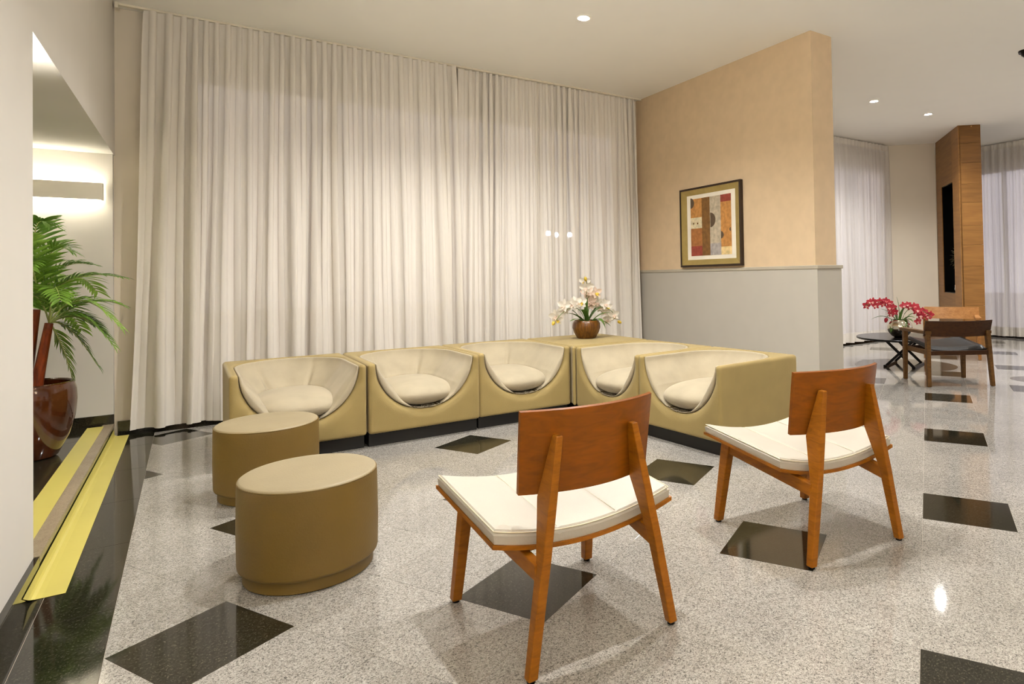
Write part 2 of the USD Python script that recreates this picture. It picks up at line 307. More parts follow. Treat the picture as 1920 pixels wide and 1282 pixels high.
# ceiling, other walls
struct('ceiling', MB().add(*boxm(-2.7, -2.7, ZC, 12.4, 7.2, ZC + .15)), M['ceiling'], 'flat warm white ceiling with recessed downlights')
HEAD = 3.03
def window_wall(n, x0, x1, y0, y1, axis, label, panes):
    """posts and rails of a glazed wall with panes; axis 0: runs along x, 1: along y"""
    w = struct(f'window_{n}', MB().add(*(boxm(x0, y0, HEAD - .06, x1, y1, HEAD) if axis == 0 else boxm(x0, y0, HEAD - .06, x1, y1, HEAD))), M['alu'], label)
    lo, hi = (x0, x1) if axis == 0 else (y0, y1)
    for k in range(panes + 1):
        c = lo + (hi - lo) * k / panes; c0, c1 = max(c - .03, lo), min(c + .03, hi)
        obj('window_frame', boxm(c0, y0, .10, c1, y1, HEAD - .06) if axis == 0 else boxm(x0, c0, .10, x1, c1, HEAD - .06), M['alu'], w)
    for k in range(panes):
        a, b = lo + (hi - lo) * k / panes + .03, lo + (hi - lo) * (k + 1) / panes - .03
        if axis == 0: obj('pane', boxm(a, (y0 + y1) / 2 - .003, .10, b, (y0 + y1) / 2 + .003, HEAD - .06), M['pane'], w)
        else: obj('pane', boxm((x0 + x1) / 2 - .003, a, .10, (x0 + x1) / 2 + .003, b, HEAD - .06), M['pane'], w)
    return w
struct('wall_back', MB().add(*boxm(-.55, YW, HEAD, 10.5, YW + .2, ZC)).add(*boxm(-.75, YW, 0, .05, YW + .2, HEAD)).add(*boxm(4.55, YW, 0, 8.3, YW + .2, HEAD)).add(*boxm(10.2, YW, 0, 10.5, YW + .2, HEAD)), M['wall'], 'cream wall above and beside the curtained windows')
struct('baseboard_back', MB().add(*boxm(-.476, YW - .018, 0, 4.81, YW + .19, .10)).add(*boxm(5.13, YW - .018, 0, 10.36, YW + .19, .10)), M['blackstone'], 'black granite baseboard under the windows')
window_wall(1, .05, 4.55, YW + .06, YW + .12, 0, 'tall grey framed window behind the main sheer curtains', 4)
window_wall(2, 8.3, 10.2, YW + .06, YW + .12, 0, 'tall grey framed window behind the far left curtain', 2)
XF = 12.06
window_wall(3, XF + .06, XF + .12, .2, 6.2, 1, 'tall grey framed window behind the far right curtain', 6)
struct('wall_right', MB().add(*boxm(XF, -2.6, HEAD, XF + .2, 7.1, ZC)).add(*boxm(XF, -2.6, 0, XF + .2, .2, HEAD)).add(*boxm(XF, 6.2, 0, XF + .2, 7.1, HEAD)), M['wall'], 'cream wall above the far right window')
struct('baseboard_right', MB().add(*boxm(XF - .018, -2.55, 0, XF + .19, 6.9, .10)), M['blackstone'], 'dark granite baseboard under the far right window')
struct('wall_behind', MB().add(*boxm(-.7, -2.8, 0, 12.2, -2.6, ZC)), plain('wall_paint_taupe', '#9a8a74', .85), 'unseen taupe wall behind the camera, toned down to cut bounce light')  # out of view; darker tone chosen to cut bounced light
dw = hull([(10.36, 6.40, 0), (10.95, 5.80, 0), (12.1, 6.82, 0), (12.1, 7.1, 0), (10.5, 7.1, 0), (10.36, 6.40, ZC), (10.95, 5.80, ZC), (12.1, 6.82, ZC), (12.1, 7.1, ZC), (10.5, 7.1, ZC)], 0)
struct('wall_far', MB().add(dw), M['wall'], 'plain cream wall between the far curtain and the wood-clad column')

# tan partition with grey wainscot
struct('wall_partition', MB().add(*boxm(XT, 3.685, 1.26, 5.125, YW, ZC)), M['tan'], 'tan wallpapered partition wall on the right')
wa = struct('wall_wainscot', MB().add(rbox(XT - .004, 3.664, 0, 5.175, YW, 1.246, .003)), M['wains'], 'grey wainscot on the lower part of the tan partition wall')
struct('trim_1', MB().add(rbox(XT - .012, 3.652, 1.242, 5.187, YW, 1.276, .006)), M['rail'], 'grey rail on top of the wainscot')

# wood-clad column with a tall dark display niche
Mx = np.array([9.958, 4.895]); D1 = np.array([.74865, .66296]); D2 = np.array([.729, -.684])
col = thing('column', 'square column clad in oak boards at the far end of the lobby', 'column')
def cpt(a, b, z): p = Mx + D1 * a + D2 * b; return (p[0], p[1], z)
def cbox(a0, a1, b0, b1, z0, z1, r=0): return hull([cpt(a, b, z) for a in (a0, a1) for b in (b0, b1) for z in (z0, z1)], r)
nz0, nz1, na0, na1 = .835, 2.64, .36, 1.02
core = MB()
for q in ((.02, 1.32, .22, .30, 0, ZC), (.02, na0, .02, .30, 0, ZC), (na1, 1.32, .02, .30, 0, ZC), (.02, 1.32, .02, .30, 0, nz0), (.02, 1.32, .02, .30, nz1, ZC)): core.add(cbox(*q))
obj('core', core, M['darkwood'], col)
zs = [0.0]
hs = [.36, .30, .34, .27, .33, .30, .36, .29, .33, .31, .28]
for h in hs: zs.append(min(zs[-1] + h, ZC))
zs[-1] = ZC
for z0, z1 in zip(zs[:-1], zs[1:]):
    if z1 - z0 < .02: continue
    obj('board', MB().add(cbox(0, .02, .0, .315, z0 + .001, z1 - .001)), M['panel'], col)
obj('side_panel', MB().add(cbox(.0, na0, -.012, .02, 0, ZC)), M['panel'], col); obj('side_panel', MB().add(cbox(na1, 1.33, -.012, .02, 0, ZC)), M['panel'], col)
obj('side_panel', MB().add(cbox(na0, na1, -.012, .02, 0, nz0)), M['panel'], col); obj('side_panel', MB().add(cbox(na0, na1, -.012, .02, nz1, ZC)), M['panel'], col)
nl = MB()
for q in ((na0, na1, .19, .22, nz0, nz1), (na0, na0 + .012, 0, .2, nz0, nz1), (na1 - .012, na1, 0, .2, nz0, nz1), (na0, na1, 0, .2, nz0, nz0 + .012), (na0, na1, 0, .2, nz1 - .012, nz1)): nl.add(cbox(*q))
obj('niche_lining', nl, M['black'], col)

# ------------------------------------------------------------------ curtains
def smooth_noise(x, seed):
    return meshkit.noise(np.stack([np.asarray(x, float), np.zeros_like(x) + seed * 7.3, np.zeros_like(x)], -1), seed) * 2 - 1
def curtain_sheet(L, z0, z1, seed, pleat=.088, amp=.046, off=0.0, edge=(0, 0), nz=26):
    """folded cloth along +x from 0 to L; y is depth. returns grid (nz, nx, 3)"""
    x = np.arange(0, L + .004, .0052); h = np.linspace(0, 1, nz)              # h: 0 bottom, 1 top
    ph = 2 * np.pi * (x / pleat) + 2.3 * smooth_noise(x / .28, seed)
    ph2 = 2 * np.pi * (x / (pleat * 2.35)) + 2.6 * smooth_noise(x / .5, seed + 3)
    am = .75 + .45 * smooth_noise(x / .33, seed + 5); am2 = .8 + .5 * smooth_noise(x / .6, seed + 9)
    H = h[:, None]
    top = np.clip((H - .93) / .07, 0, 1)
    a1 = amp * (.42 + .30 * H) * am * (1 - .35 * top); a2 = amp * (1.15 * (1 - H) ** .6 + .10) * am2
    y = a1 * (np.sin(ph) + .22 * np.sin(2 * ph + .6)) + a2 * np.sin(ph2 + .35 * np.sin(6 * H))
    y = y + .006 * smooth_noise(x / .05 + 3 * H, seed + 11) * (1 - H)
    X = x + .016 * np.sin(ph2 * .5 + 4 * (1 - H)) * (1 - H) + edge[0] * (1 - H) * (1 - x / L) + edge[1] * (1 - H) * (x / L)
    X = X - .013 * (1 - .5 * top) * am * np.sin(2 * ph)
    Z = z0 + (z1 - z0) * H + 0 * x + .008 * smooth_noise(x / .35, seed + 21) * (1 - H) ** 6
    return np.stack([X, y + off, Z], -1)
def curtain(label, L, loc, rz, seed, z1=ZC - .018, z0=.035, edge=(0, 0), pleat=.088, amp=.046, m='curtain'):
    c = thing('curtain', label, 'curtain', loc, rz, 'sheer floor-length curtains')
    g = curtain_sheet(L, z0, z1, seed, pleat, amp, 0, edge)
    obj('fabric', grid(g), M[m], c, True)
    def strip(a, b, n, name):
        h = np.linspace(a, b, n); full = np.linspace(0, 1, 26); s = np.empty((n, g.shape[1], 3))
        for k in range(3):
            for i_, hh in enumerate(h):
                t = hh * 25; j = min(int(t), 24); s[i_, :, k] = g[j, :, k] * (1 - t + j) + g[j + 1, :, k] * (t - j)
        s[..., 1] -= .0025; obj(name, grid(s), M['curtain_double'], c, True)
    strip(1 - .10 / (z1 - z0), 1, 5, 'heading'); strip(0, .16 / (z1 - z0), 5, 'hem')
    return c
YC = 6.315
curtain('wide cream sheer curtain on the left, hanging floor to ceiling', 2.655, (-.290, YC - .012, 0), 0, 3, edge=(-.085, .055))
curtain('narrower cream sheer curtain right of the gap, beside the tan wall', 2.325, (2.386, YC + .020, 0), 0, 12, edge=(-.055, .05), pleat=.078, amp=.040)
curtain('white sheer curtain at the far wall, seen past the tan partition', 3.0, (7.35, YC + .01, 0), 0, 31, pleat=.10, m='curtain_far')
curtain('white sheer curtain at the far right, beyond the wood-clad column', 6.3, (XF - .11, 6.25, 0), -math.pi / 2, 47, pleat=.11, amp=.03, m='curtain_far')
tr = thing('curtain_track', 'slim white curtain track at the ceiling over the main curtains', 'curtain track')
obj('rail', MB().add(*boxm(-.48, 6.295, ZC - .0165, 4.81, 6.335, ZC)), M['steel'], tr)
obj('bracket', MB().add(rbox(-.478, 6.27, ZC - .05, -.455, 6.345, ZC - .001, .003)), M['steel'], tr)

# ------------------------------------------------------------------ ceiling lamps
def downlight(x, y, label):
    t = thing('downlight', label, 'ceiling light', (x, y, ZC), 0, 'recessed ceiling downlights')
    obj('trim_ring', lathe([(.062, 0.0), (.062, -.006), (.054, -.009), (.046, -.006), (.044, 0.0)], 32), M['plaster_white'], t, 40)
    b = UsdLux.SphereLight.Define(stage, str(t.GetPath()) + '/beam'); b.CreateRadiusAttr(.028); b.CreateIntensityAttr(SPOT); b.CreateExposureAttr(7.6); b.CreateColorAttr(Gf.Vec3f(1, .99, .97)); b.AddTranslateOp().Set(Gf.Vec3d(0, 0, -.045))
    sh = UsdLux.ShapingAPI.Apply(b.GetPrim()); sh.CreateShapingConeAngleAttr(68.0); sh.CreateShapingConeSoftnessAttr(.7)
    obj('lens', lathe([(.0001, -.0105), (.022, -.010), (.036, -.007), (.045, -.0025)], 28), M['lens'], t, True)
lamps = [(2.867, 4.56, 'round recessed downlight in the ceiling in front of the main curtains'),
         (7.52, 4.77, 'nearer recessed downlight of the two beyond the tan partition'), (8.83, 4.76, 'farther recessed downlight of the two, nearest the wood-clad column'),
         (9.9, 2.9, 'unseen downlight in the ceiling near the wood-clad column, placed to light the far wall'),  # out of view, placed to light the far wall
         (1.50, 2.45, 'unseen recessed downlight in the ceiling above the nearest wooden chair, casting its shadow'), (2.87, 2.40, 'unseen recessed downlight in the ceiling above the second wooden chair, casting its shadow'),  # both out of view, placed to cast the shadows under the chairs
         (1.45, 4.45, 'unseen recessed downlight in the ceiling, placed to light the second sofa module'), (6.9, 2.6, 'added unseen downlight in the ceiling over the open floor right of the chairs'), (8.9, 1.7, 'added unseen downlight in the ceiling above the open far floor'),  # sofa lamp out of view; the floor ones added for fill
         (10.9, 1.4, 'added unseen downlight in the ceiling near the right wall')]  # out of view, added for fill
for l in lamps: downlight(*l)
s_ = thing('ceiling_sensor', 'small dark domed sensor on the ceiling at the upper right', 'sensor', (7.20, 2.83, ZC))
obj('base', lathe([(.0001, -.02), (.075, -.02), (.08, 0)], 32), M['black'], s_, 40); obj('dome', lathe([(.0001, -.07), (.03, -.064), (.05, -.045), (.058, -.02)], 32), M['black'], s_, True)

# niche sconces: the rear one in view, the others unseen, lighting the soffit
def sconce(label, loc, rz, glow='sconce_glow'):
    sc = thing('wall_sconce', label, 'wall lamp', loc, rz, 'box sconces of the niche')
    hs_ = m3.Manifold.cube((.82, .08, .128)).translate((-.41, -.105, 1.872)) - m3.Manifold.cube((.80, .078, .2)).translate((-.40, -.095, 1.85))
    obj('housing', MB().add(hs_), M['plaster_white'], sc)
    obj('lamp_tube', MB().add(*boxm(-.39, -.085, 1.968, .39, -.050, 1.984)), M[glow], sc); obj('lamp_tube', MB().add(*boxm(-.39, -.085, 1.915, .39, -.050, 1.930)), M['sconce_glow'], sc)
    obj('tube_carrier', MB().add(*boxm(-.40, -.090, 1.945, .40, -.045, 1.952)), M['plaster_white'], sc)
    for x in (-.33, .33): obj('bracket', MB().add(rbox(x - .03, -.05, 1.936, x + .03, 0, 1.962, .003)), M['steel'], sc)
sconce('long white box sconce glowing up and down on the niche wall behind the palm', (-.96, 6.335, 0), 0)
sconce('unseen white box sconce on the side wall of the niche, placed to light its ceiling', (-2.5, 4.8, 0), math.pi / 2, 'side_glow')

sconce('unseen white box sconce on the near wall of the niche, placed to light its ceiling', (-1.15, 3.40, 0), math.pi, 'side_glow')

# added fill uplighters behind the photographer, raising the light on the ceiling
for k, (x, y, rz, lab) in enumerate(((xw(-.7) + .002, -.7, -math.pi / 2, 'added white fill uplighter on the left wall, nearer the photographer'), (xw(-1.9) + .002, -1.9, -math.pi / 2, 'added white fill uplighter on the left wall, near the rear corner'), (2.6, -2.6, 0, 'added white fill uplighter on the wall behind the camera'))):
    t = thing('wall_uplighter', lab, 'wall lamp', (x, y, 0), rz, 'added fill uplighters')
    obj('housing', MB().add(rbox(-.41, .03, 1.93, .41, .105, 2.05, .003)), M['plaster_white'], t); obj('lamp_tube', MB().add(*boxm(-.39, .045, 2.0505, .39, .09, 2.0525)), M['uplight_glow'], t)
    obj('bracket', MB().add(rbox(-.05, 0, 1.97, .05, .035, 2.01, .003)), M['steel'], t)

# yellow warning tapes
def tape(label, quads):
    o = obj('warning_tape', MB().add(*quads), M['tape']); return meta(o, label, 'tape', 'yellow warning tapes')
yy = np.linspace(3.235, 6.312, 40)
def tape_sheet(prof, zoff=0.0):
    P = np.empty((len(yy), len(prof), 3))
    for k, (x, z) in enumerate(prof):
        P[:, k, 0] = x + (.005 if zoff else .005) * (yy - 6.2) * (1 if zoff else min(1, max(.3, (-.46 - x) / .03))); P[:, k, 1] = yy; P[:, k, 2] = z
    w = smooth_noise(yy / .3, 77) * .0012
    if not zoff:
        for k, (x, z) in enumerate(prof): P[:, k, 1] -= .12 * min(1, z / .055) * np.clip((3.6 - yy) / .37, 0, 1)
    P[:, 0, 2] += w * .5
    return P
low = tape_sheet([(-.398, .0012), (-.43, .0012), (-.468, .0013), (-.481, .003), (-.488, .009), (-.4912, .020), (-.4918, .056)])
def thick(P, off):
    top = P + np.array(off); v1, f1 = grid(top); v2, f2 = grid(P); m_, n_ = P.shape[:2]
    mb = MB().add(v1, f1[:, ::-1]).add(v2, f2)
    b = [i * n_ for i in range(m_)]; e = [i * n_ + n_ - 1 for i in range(m_)]; rows = [list(range(n_)), list(range((m_ - 1) * n_, m_ * n_)), b, e]
    for r in rows:
        mb.add(np.vstack([v1[r], v2[r]]), np.array([(i, i + 1, len(r) + i + 1, len(r) + i) for i in range(len(r) - 1)]))
    return mb.get()
tape('yellow tape along the foot of the step, on the lower floor', thick(low, (.0005, 0, .0006)))
yy = np.linspace(3.44, 6.25, 40)
up = tape_sheet([(-.549, .1012), (-.60, .1012), (-.650, .1012)], 1.0)
tape('yellow tape on top of the step, beside the potted palm', thick(up, (0, 0, .0007)))

# ------------------------------------------------------------------ framed picture
fr = thing('framed_picture', 'dark framed abstract print of warm coloured patches on the tan wall', 'picture', (XT, 5.06, 1.748), 0)
# local: x out of the wall is -x, y along the wall, z up
def fbox(y0, y1, z0, z1, x0, x1, r=.0): return rbox(x0, y0, z0, x1, y1, z1, r) if r else m3.Manifold.cube((x1 - x0, y1 - y0, z1 - z0)).translate((x0, y0, z0))
W2, H2 = .485, .452
outer = fbox(-W2, W2, -H2, H2, -.042, 0, .003) - fbox(-W2 + .022, W2 - .022, -H2 + .022, H2 - .022, -.06, -.008)
obj('frame', MB().add(outer), M['frame_dark'], fr, 30)
gw, gh, iw, ih = W2 - .022, H2 - .022, W2 - .10, H2 - .082
gm = MB()
for A, B_, C_, D_ in (((-gw, -gh), (gw, -gh), (iw, -ih), (-iw, -ih)), ((gw, -gh), (gw, gh), (iw, ih), (iw, -ih)), ((gw, gh), (-gw, gh), (-iw, ih), (iw, ih)), ((-gw, gh), (-gw, -gh), (-iw, -ih), (-iw, ih))):
    pts = [(-.036, *A), (-.036, *B_), (-.014, *C_), (-.014, *D_)] + [(-.004, *A), (-.004, *B_), (-.004, *C_), (-.004, *D_)]
    obj('gold_bevel', MB().add(hull(pts, 0)), M['gold'], fr)
mnt = obj('mount', MB().add(fbox(-iw, iw, -ih, ih, -.013, -.004)), M['mount'], fr)
aw, ah = .322, .326
def pcol(name, col): return plain('print_' + name, col, .8, 0, 60, .22, 26)
art = obj('print', MB().add(fbox(-aw, aw, -ah, ah, -.0145, -.0125)), pcol('ochre', '#c98d3f'), fr)
PC = {k: pcol(k, c) for k, c in dict(orange='#bd8444', cream='#e0c48a', brown='#7a5526', grey='#b9ab93', red='#934030', pale='#d8c9a4', dark='#5c4a36', lilac='#a8a09a', rust='#a46a36').items()}
# y runs from the viewer's right (-) to left (+) on this wall: u from 0 (left) to 1 (right), w from 0 (bottom) to 1 (top)
def block(u0, u1, w0, w1, c, d=.0005):
    y1, y0 = aw - 2 * aw * u0, aw - 2 * aw * u1
    obj('colour_block', MB().add(fbox(y0, y1, -ah + 2 * ah * w0, -ah + 2 * ah * w1, -.0145 - d, -.0140)), PC[c], art)
def dot(u, w, r, c, a0=0, a1=360, d=.0011):
    th = np.radians(np.linspace(a0, a1, 28)); y, z = aw - 2 * aw * u, -ah + 2 * ah * w
    pts = [(x, y - r * math.cos(t), z + r * math.sin(t)) for t in th for x in (-.0145 - d, -.0140)]
    obj('colour_spot', MB().add(hull(pts, 0)), PC[c], art)
block(0, .29, .67, 1, 'orange'); block(0, .29, .48, .67, 'pale'); block(0, .29, .17, .48, 'rust'); block(0, .29, 0, .17, 'red')
block(.29, .49, 0, 1, 'brown'); block(.49, .755, .20, 1, 'grey'); block(.49, .755, 0, .20, 'lilac')
block(.755, 1, .88, 1, 'red'); block(.755, 1, .13, .88, 'orange'); block(.755, 1, 0, .13, 'cream')
dot(.50, .60, .082, 'dark', -90, 90); dot(0, .93, .06, 'dark', -90, 90, .0011); dot(.755, .33, .04, 'dark', -90, 90); dot(.985, .41, .02, 'dark', 90, 270)
dot(.075, .57, .011, 'brown', 0, 360, .0015); dot(.18, .565, .011, 'brown', 0, 360, .0015)

# ------------------------------------------------------------------ modular sofa
def smin(a, b, k):
    h = max(k - abs(a - b), 0.0) / k; return min(a, b) - h * h * k * .25
sW, sD, sH, sB = .842, .93, .602, .095
cx_, R_ = .424, .372; yc_ = .505
def box_sd(x, y, z, r):
    qx, qy, qz = abs(x - sW / 2) - sW / 2 + r, abs(y - sD / 2) - sD / 2 + r, abs(z - (sH + sB) / 2) - (sH - sB) / 2 + r
    return math.sqrt(max(qx, 0) ** 2 + max(qy, 0) ** 2 + max(qz, 0) ** 2) + min(max(qx, qy, qz), 0) - r
def cap_sd(x, y, z): return math.sqrt((x - cx_) ** 2 + max(y - yc_, 0) ** 2 + (z - sH) ** 2) - R_
def shell_f(x, y, z):
    k = .016 + .055 * max(0.0, 1 - max(y, 0) / .09) * min(1.0, max(0.0, (sH - z) / .12))
    return smin(-box_sd(x, y, z, .022), cap_sd(x, y, z), k)
def liner_f(x, y, z):
    dx, dy, dz = x - cx_, max(y - yc_, 0), z - sH
    r = math.sqrt(dx * dx + dy * dy + dz * dz); hz = math.sqrt(dx * dx + dy * dy)
    t = hz / max(r, 1e-6); al = math.atan2(dx, dy + 1e-9) if y > yc_ else math.copysign(math.pi / 2, dx)
    cr = math.exp(-((al - .58) / .075) ** 2) + math.exp(-((al + .62) / .075) ** 2)
    d_ = min(1.0, max(0.0, (sH - z) / .17)); e_ = min(1.0, max(0.0, y / .11)); d_ = d_ * d_ * (3 - 2 * d_); e_ = e_ * (2 - e_)
    th = (.058 - .018 * cr) * min(1, max(0, (t - .30) / .45)) * (.16 + .84 * d_) * (.35 + .65 * e_) + .006
    inner = r - (R_ - .003 - th); outer = (R_ - .003) - r
    f = smin(inner, outer, .008); f = smin(f, (sH - .003) - z, .012); f = smin(f, y - .016, .014)
    return f
def cush_f(x, y, z):
    a, b, c = (x - .424) / .285, (y - .375) / .375, (z - .325) / (.108 if z > .325 else .12)
    p = (abs(a) ** 2.8 + abs(b) ** 2.8) ** (2 / 2.8)
    e = (1 - math.sqrt(p + c * c) ) * .11
    cap = (R_ - .010) - math.sqrt((x - cx_) ** 2 + max(y - yc_, 0) ** 2 + (z - sH) ** 2)
    return smin(e, cap, .02)
def level(f, b, e):
    m = m3.Manifold.level_set(f, b, e); mm = m.to_mesh(); t = trimesh.Trimesh(np.array(mm.vert_properties[:, :3]), np.array(mm.tri_verts), process=False)
    return np.array(t.vertices), np.array(t.faces)
SOFA = 'seat modules of the corner sofa'
sofa = thing('sofa_module', 'beige suede sofa module at the far left end, behind the poufs', 'sofa', (.212, 4.672, 0), 0, SOFA)
obj('shell', level(shell_f, (-.02, -.02, .07, sW + .02, sD + .02, sH + .02), .0165), M['suede'], sofa, True)
obj('padded_lining', level(liner_f, (.03, -.01, .20, .82, .89, sH + .01), .0085), M['suede_pad'], sofa, True)
obj('seat_cushion', level(cush_f, (.1, -.03, .19, .75, .78, .46), .0135), M['suede_pad'], sofa, True)
obj('plinth', MB().add(*boxm(.01, .055, 0, sW - .01, sD - .03, .10)), M['plinth'], sofa)
r2 = math.atan2(.07, 1.0)
dup(sofa, 'second beige suede sofa module from the left', (1.066, 4.668, 0), 0)
dup(sofa, 'third beige suede sofa module, left of the corner table', (1.912, 4.690, 0), -.008)
# second row faces left: local x runs towards the camera (-y)
a2 = -math.pi / 2 + .072
dup(sofa, 'beige suede sofa module just right of the corner table', (2.752, 4.600, 0), a2, None, (.97, .915, 1))
dup(sofa, 'beige suede sofa module at the right end of the corner sofa', (2.812, 3.780, 0), a2, None, (.97, .915, 1))
ct = thing('corner_table', 'square beige suede corner table of the sofa under the white orchids', 'table', (2.775, 4.69, 0), 0)
obj('body', MB().add(rbox(0, .0, .095, .84, .90, .602, .02, 16)), M['suede'], ct, 40)
obj('plinth', MB().add(*boxm(.05, .06, 0, .80, .84, .10)), M['plinth'], ct)
obj('corner_post', MB().add(hull([(-.022, -.068, .10 + .016), (-.022, -.068, .585), (.012, .012, .116), (.012, .012, .585)], .016, 16)), M['suede'], ct, 40)

# ------------------------------------------------------------------ poufs
def make_pouf(label, loc):
    t = thing('pouf', label, 'pouf', loc, 0, 'round leather poufs')
    R0 = .268
    prof = [(R0 - .010, .052), (R0 - .003, .056), (R0, .066), (R0 + .002, .20), (R0, .36), (R0 - .001, .385), (R0 - .004, .394)]
    v, f = lathe(prof, 96); a = np.arctan2(v[:, 1], v[:, 0]); n = meshkit.fbm(np.c_[np.cos(a) * 3, np.sin(a) * 3, v[:, 2] * 14], 3, 5) - .5
    v[:, :2] *= (1 + .010 * n * (v[:, 2] > .07) * (v[:, 2] < .38))[:, None]
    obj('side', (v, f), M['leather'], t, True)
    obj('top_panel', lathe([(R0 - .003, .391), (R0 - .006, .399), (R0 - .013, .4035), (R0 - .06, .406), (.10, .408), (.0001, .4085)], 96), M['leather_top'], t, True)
    g = np.linspace(0, 2 * np.pi, 97); obj('seam', tube(np.c_[(R0 - .0035) * np.cos(g), (R0 - .0035) * np.sin(g), np.full(97, .3935)], .0028, 6, False), M['leather'], t, True)
    obj('base', lathe([(R0 - .020, .004), (R0 - .020, .056), (R0 - .05, .058)], 64), M['leather'], t, 40)
    obj('foot_ring', lathe([(R0 - .026, 0), (R0 - .026, .006), (.0001, .006)], 64), M['black'], t)
    return t
make_pouf('round beige leather pouf in front, nearest the camera', (.420, 2.905, 0))
make_pouf('round beige leather pouf at the back, beside the left sofa module', (.374, 4.09, 0))

# ------------------------------------------------------------------ low wooden chairs
def make_chair(label, loc, rz):
    t = thing('lounge_chair', label, 'chair', loc, rz, 'low wooden chairs with cream seats')
    ex = (1, 0, 0)
    for s in (-1, 1):
        # rear leg: broad board whose upper front edge carries the reclined back
        foot, top = np.array([.269 * s, .012, .012]), np.array([.146 * s, .044, .70])
        mid = foot + (top - foot) * .46; bk = foot + (top - foot) * .72
        def sec(c, w, f, r): return [c + [i * w, j, 0] for i in (-1, 1) for j in (f, r)]
        obj('leg', MB().add(hull(sec(foot, .0120, -.012, .012) + sec(mid, .0118, -.015, .022), .004)).add(hull(sec(mid, .0118, -.015, .022) + sec(bk, .0108, -.012, .064), .004))
            .add(hull(sec(bk, .0108, -.012, .064) + sec(top, .0085, -.007, .016), .004)), M['wood'], t, 30)
        obj('glide', MB().add(*moved(lathe([(.0001, 0), (.013, 0), (.013, .012), (.0001, .012)], 16), (.269 * s, .012, 0))), M['black'], t)
        ff, ft = np.array([.287 * s, .592, .012]), np.array([.262 * s, .535, .405])
        obj('leg', MB().add(hull([ff + [i * .014, j * .014, 0] for i in (-1, 1) for j in (-1, 1)] + [ft + [i * .016, j * .026, 0] for i in (-1, 1) for j in (-1, 1)], .004)), M['wood'], t, 30)
        obj('glide', MB().add(*moved(lathe([(.0001, 0), (.013, 0), (.013, .012), (.0001, .012)], 16), (.287 * s, .592, 0))), M['black'], t)
        ra, rb = np.array([.222 * s, .045, .300]), np.array([.262 * s, .535, .378])
        obj('side_rail', MB().add(hull([ra + [i * .011, 0, j * .022] for i in (-1, 1) for j in (-1, 1)] + [rb + [i * .011, 0, j * .030] for i in (-1, 1) for j in (-1, 1)], .004)), M['wood'], t, 30)
    for y, z in ((.165, .335), (.50, .362)):
        obj('cross_rail', MB().add(rbox(-.245, y - .012, z - .018, .245, y + .012, z + .018, .003)), M['wood'], t, 30)
    # seat: plywood shell dipping in the middle, with a cream cushion on it
    def seat_z(x, y, h): return .384 + .085 * (y - .10) - .052 * (1 - (x / .345) ** 2) + h
    xs = np.linspace(-1, 1, 25)
    def slab(y0, y1, w, h0, h1, r=.0):
        ny = 13; ys = np.linspace(y0, y1, ny); X, Y = np.meshgrid(xs * w, ys)
        top = np.stack([X, Y, seat_z(X, Y, h1)], -1); bot = np.stack([X, Y, seat_z(X, Y, h0)], -1)
        return top, bot, ys
    def closed(top, bot):
        mb = MB(); v1, f1 = grid(top); v2, f2 = grid(bot); m_, n_ = top.shape[:2]
        V_ = np.vstack([v1, v2]); N = len(v1); F = [f1, f2[:, ::-1] + N]
        ring = [(0, j) for j in range(n_)] + [(i, n_ - 1) for i in range(1, m_)] + [(m_ - 1, j) for j in range(n_ - 2, -1, -1)] + [(i, 0) for i in range(m_ - 2, 0, -1)]
        id_ = [i * n_ + j for i, j in ring]; L = len(id_)
        F.append(np.array([(id_[k], N + id_[k], N + id_[(k + 1) % L]) for k in range(L)])); F.append(np.array([(id_[k], N + id_[(k + 1) % L], id_[(k + 1) % L]) for k in range(L)]))
        return V_, np.vstack(F)
    tp, bt, _ = slab(.095, .615, .350, -.004, .009); obj('seat_shell', closed(tp, bt), M['wood'], t, 35)
    ys = np.linspace(.100, .612, 41); X, Y = np.meshgrid(np.linspace(-.345, .345, 61), ys)
    ed = np.minimum(np.minimum(X + .345, .345 - X), np.minimum(Y - .100, .612 - Y)); rd = .016
    round_ = np.where(ed < rd, rd - np.sqrt(np.maximum(rd ** 2 - (rd - ed) ** 2, 0)), 0)
    groove = np.exp(-((np.abs(X) - .115) / .005) ** 2) * .004 + np.exp(-((ed - .018) / .003) ** 2) * .0015
    puff = .004 * np.sin(np.clip((ed - .01) / .15, 0, 1) * np.pi / 2)
    top = np.stack([X, Y, seat_z(X, Y, .053) - round_ - groove + puff], -1); bot = np.stack([X * .992, .356 + (Y - .356) * .99, seat_z(X, Y, .0092)], -1)
    cu = obj('seat_cushion', closed(top, bot), M['cream'], t, 35)
    rp = [(-.341, .104), (.341, .104), (.341, .608), (-.341, .608), (-.341, .104)]; pts = []
    for (x0, y0), (x1, y1) in zip(rp[:-1], rp[1:]):
        for q in np.linspace(0, 1, 24, endpoint=False): pts.append((x0 + (x1 - x0) * q, y0 + (y1 - y0) * q))
    pts.append(pts[0]); obj('piping', tube([(x, y, seat_z(x, y, .0468)) for x, y in pts], .0022, 6, False), M['seam'], cu, True)
    for s in (-1, 1): obj('stitch_line', tube([(.115 * s, y, seat_z(.115 * s, y, .0532)) for y in np.linspace(.12, .59, 16)], .0011, 5), M['seam'], cu, True)
    # backrest: curved veneer board, its sides turned forward, reclined
    nu, nv = 25, 9; u = np.linspace(-1, 1, nu); v = np.linspace(0, 1, nv); Ug, Vg = np.meshgrid(u, v)
    w = .255 + .006 * Vg
    yb_ = .073 - .038 * Vg + .078 * Ug ** 2; zb = .512 + .272 * Vg - .004 * Ug ** 2
    front = np.stack([Ug * w + .019, yb_ + .014, zb], -1); back = np.stack([Ug * w + .019, yb_, zb - .003], -1)
    obj('backrest', closed(front, back), M['wood_back'], t, 35)
    return t
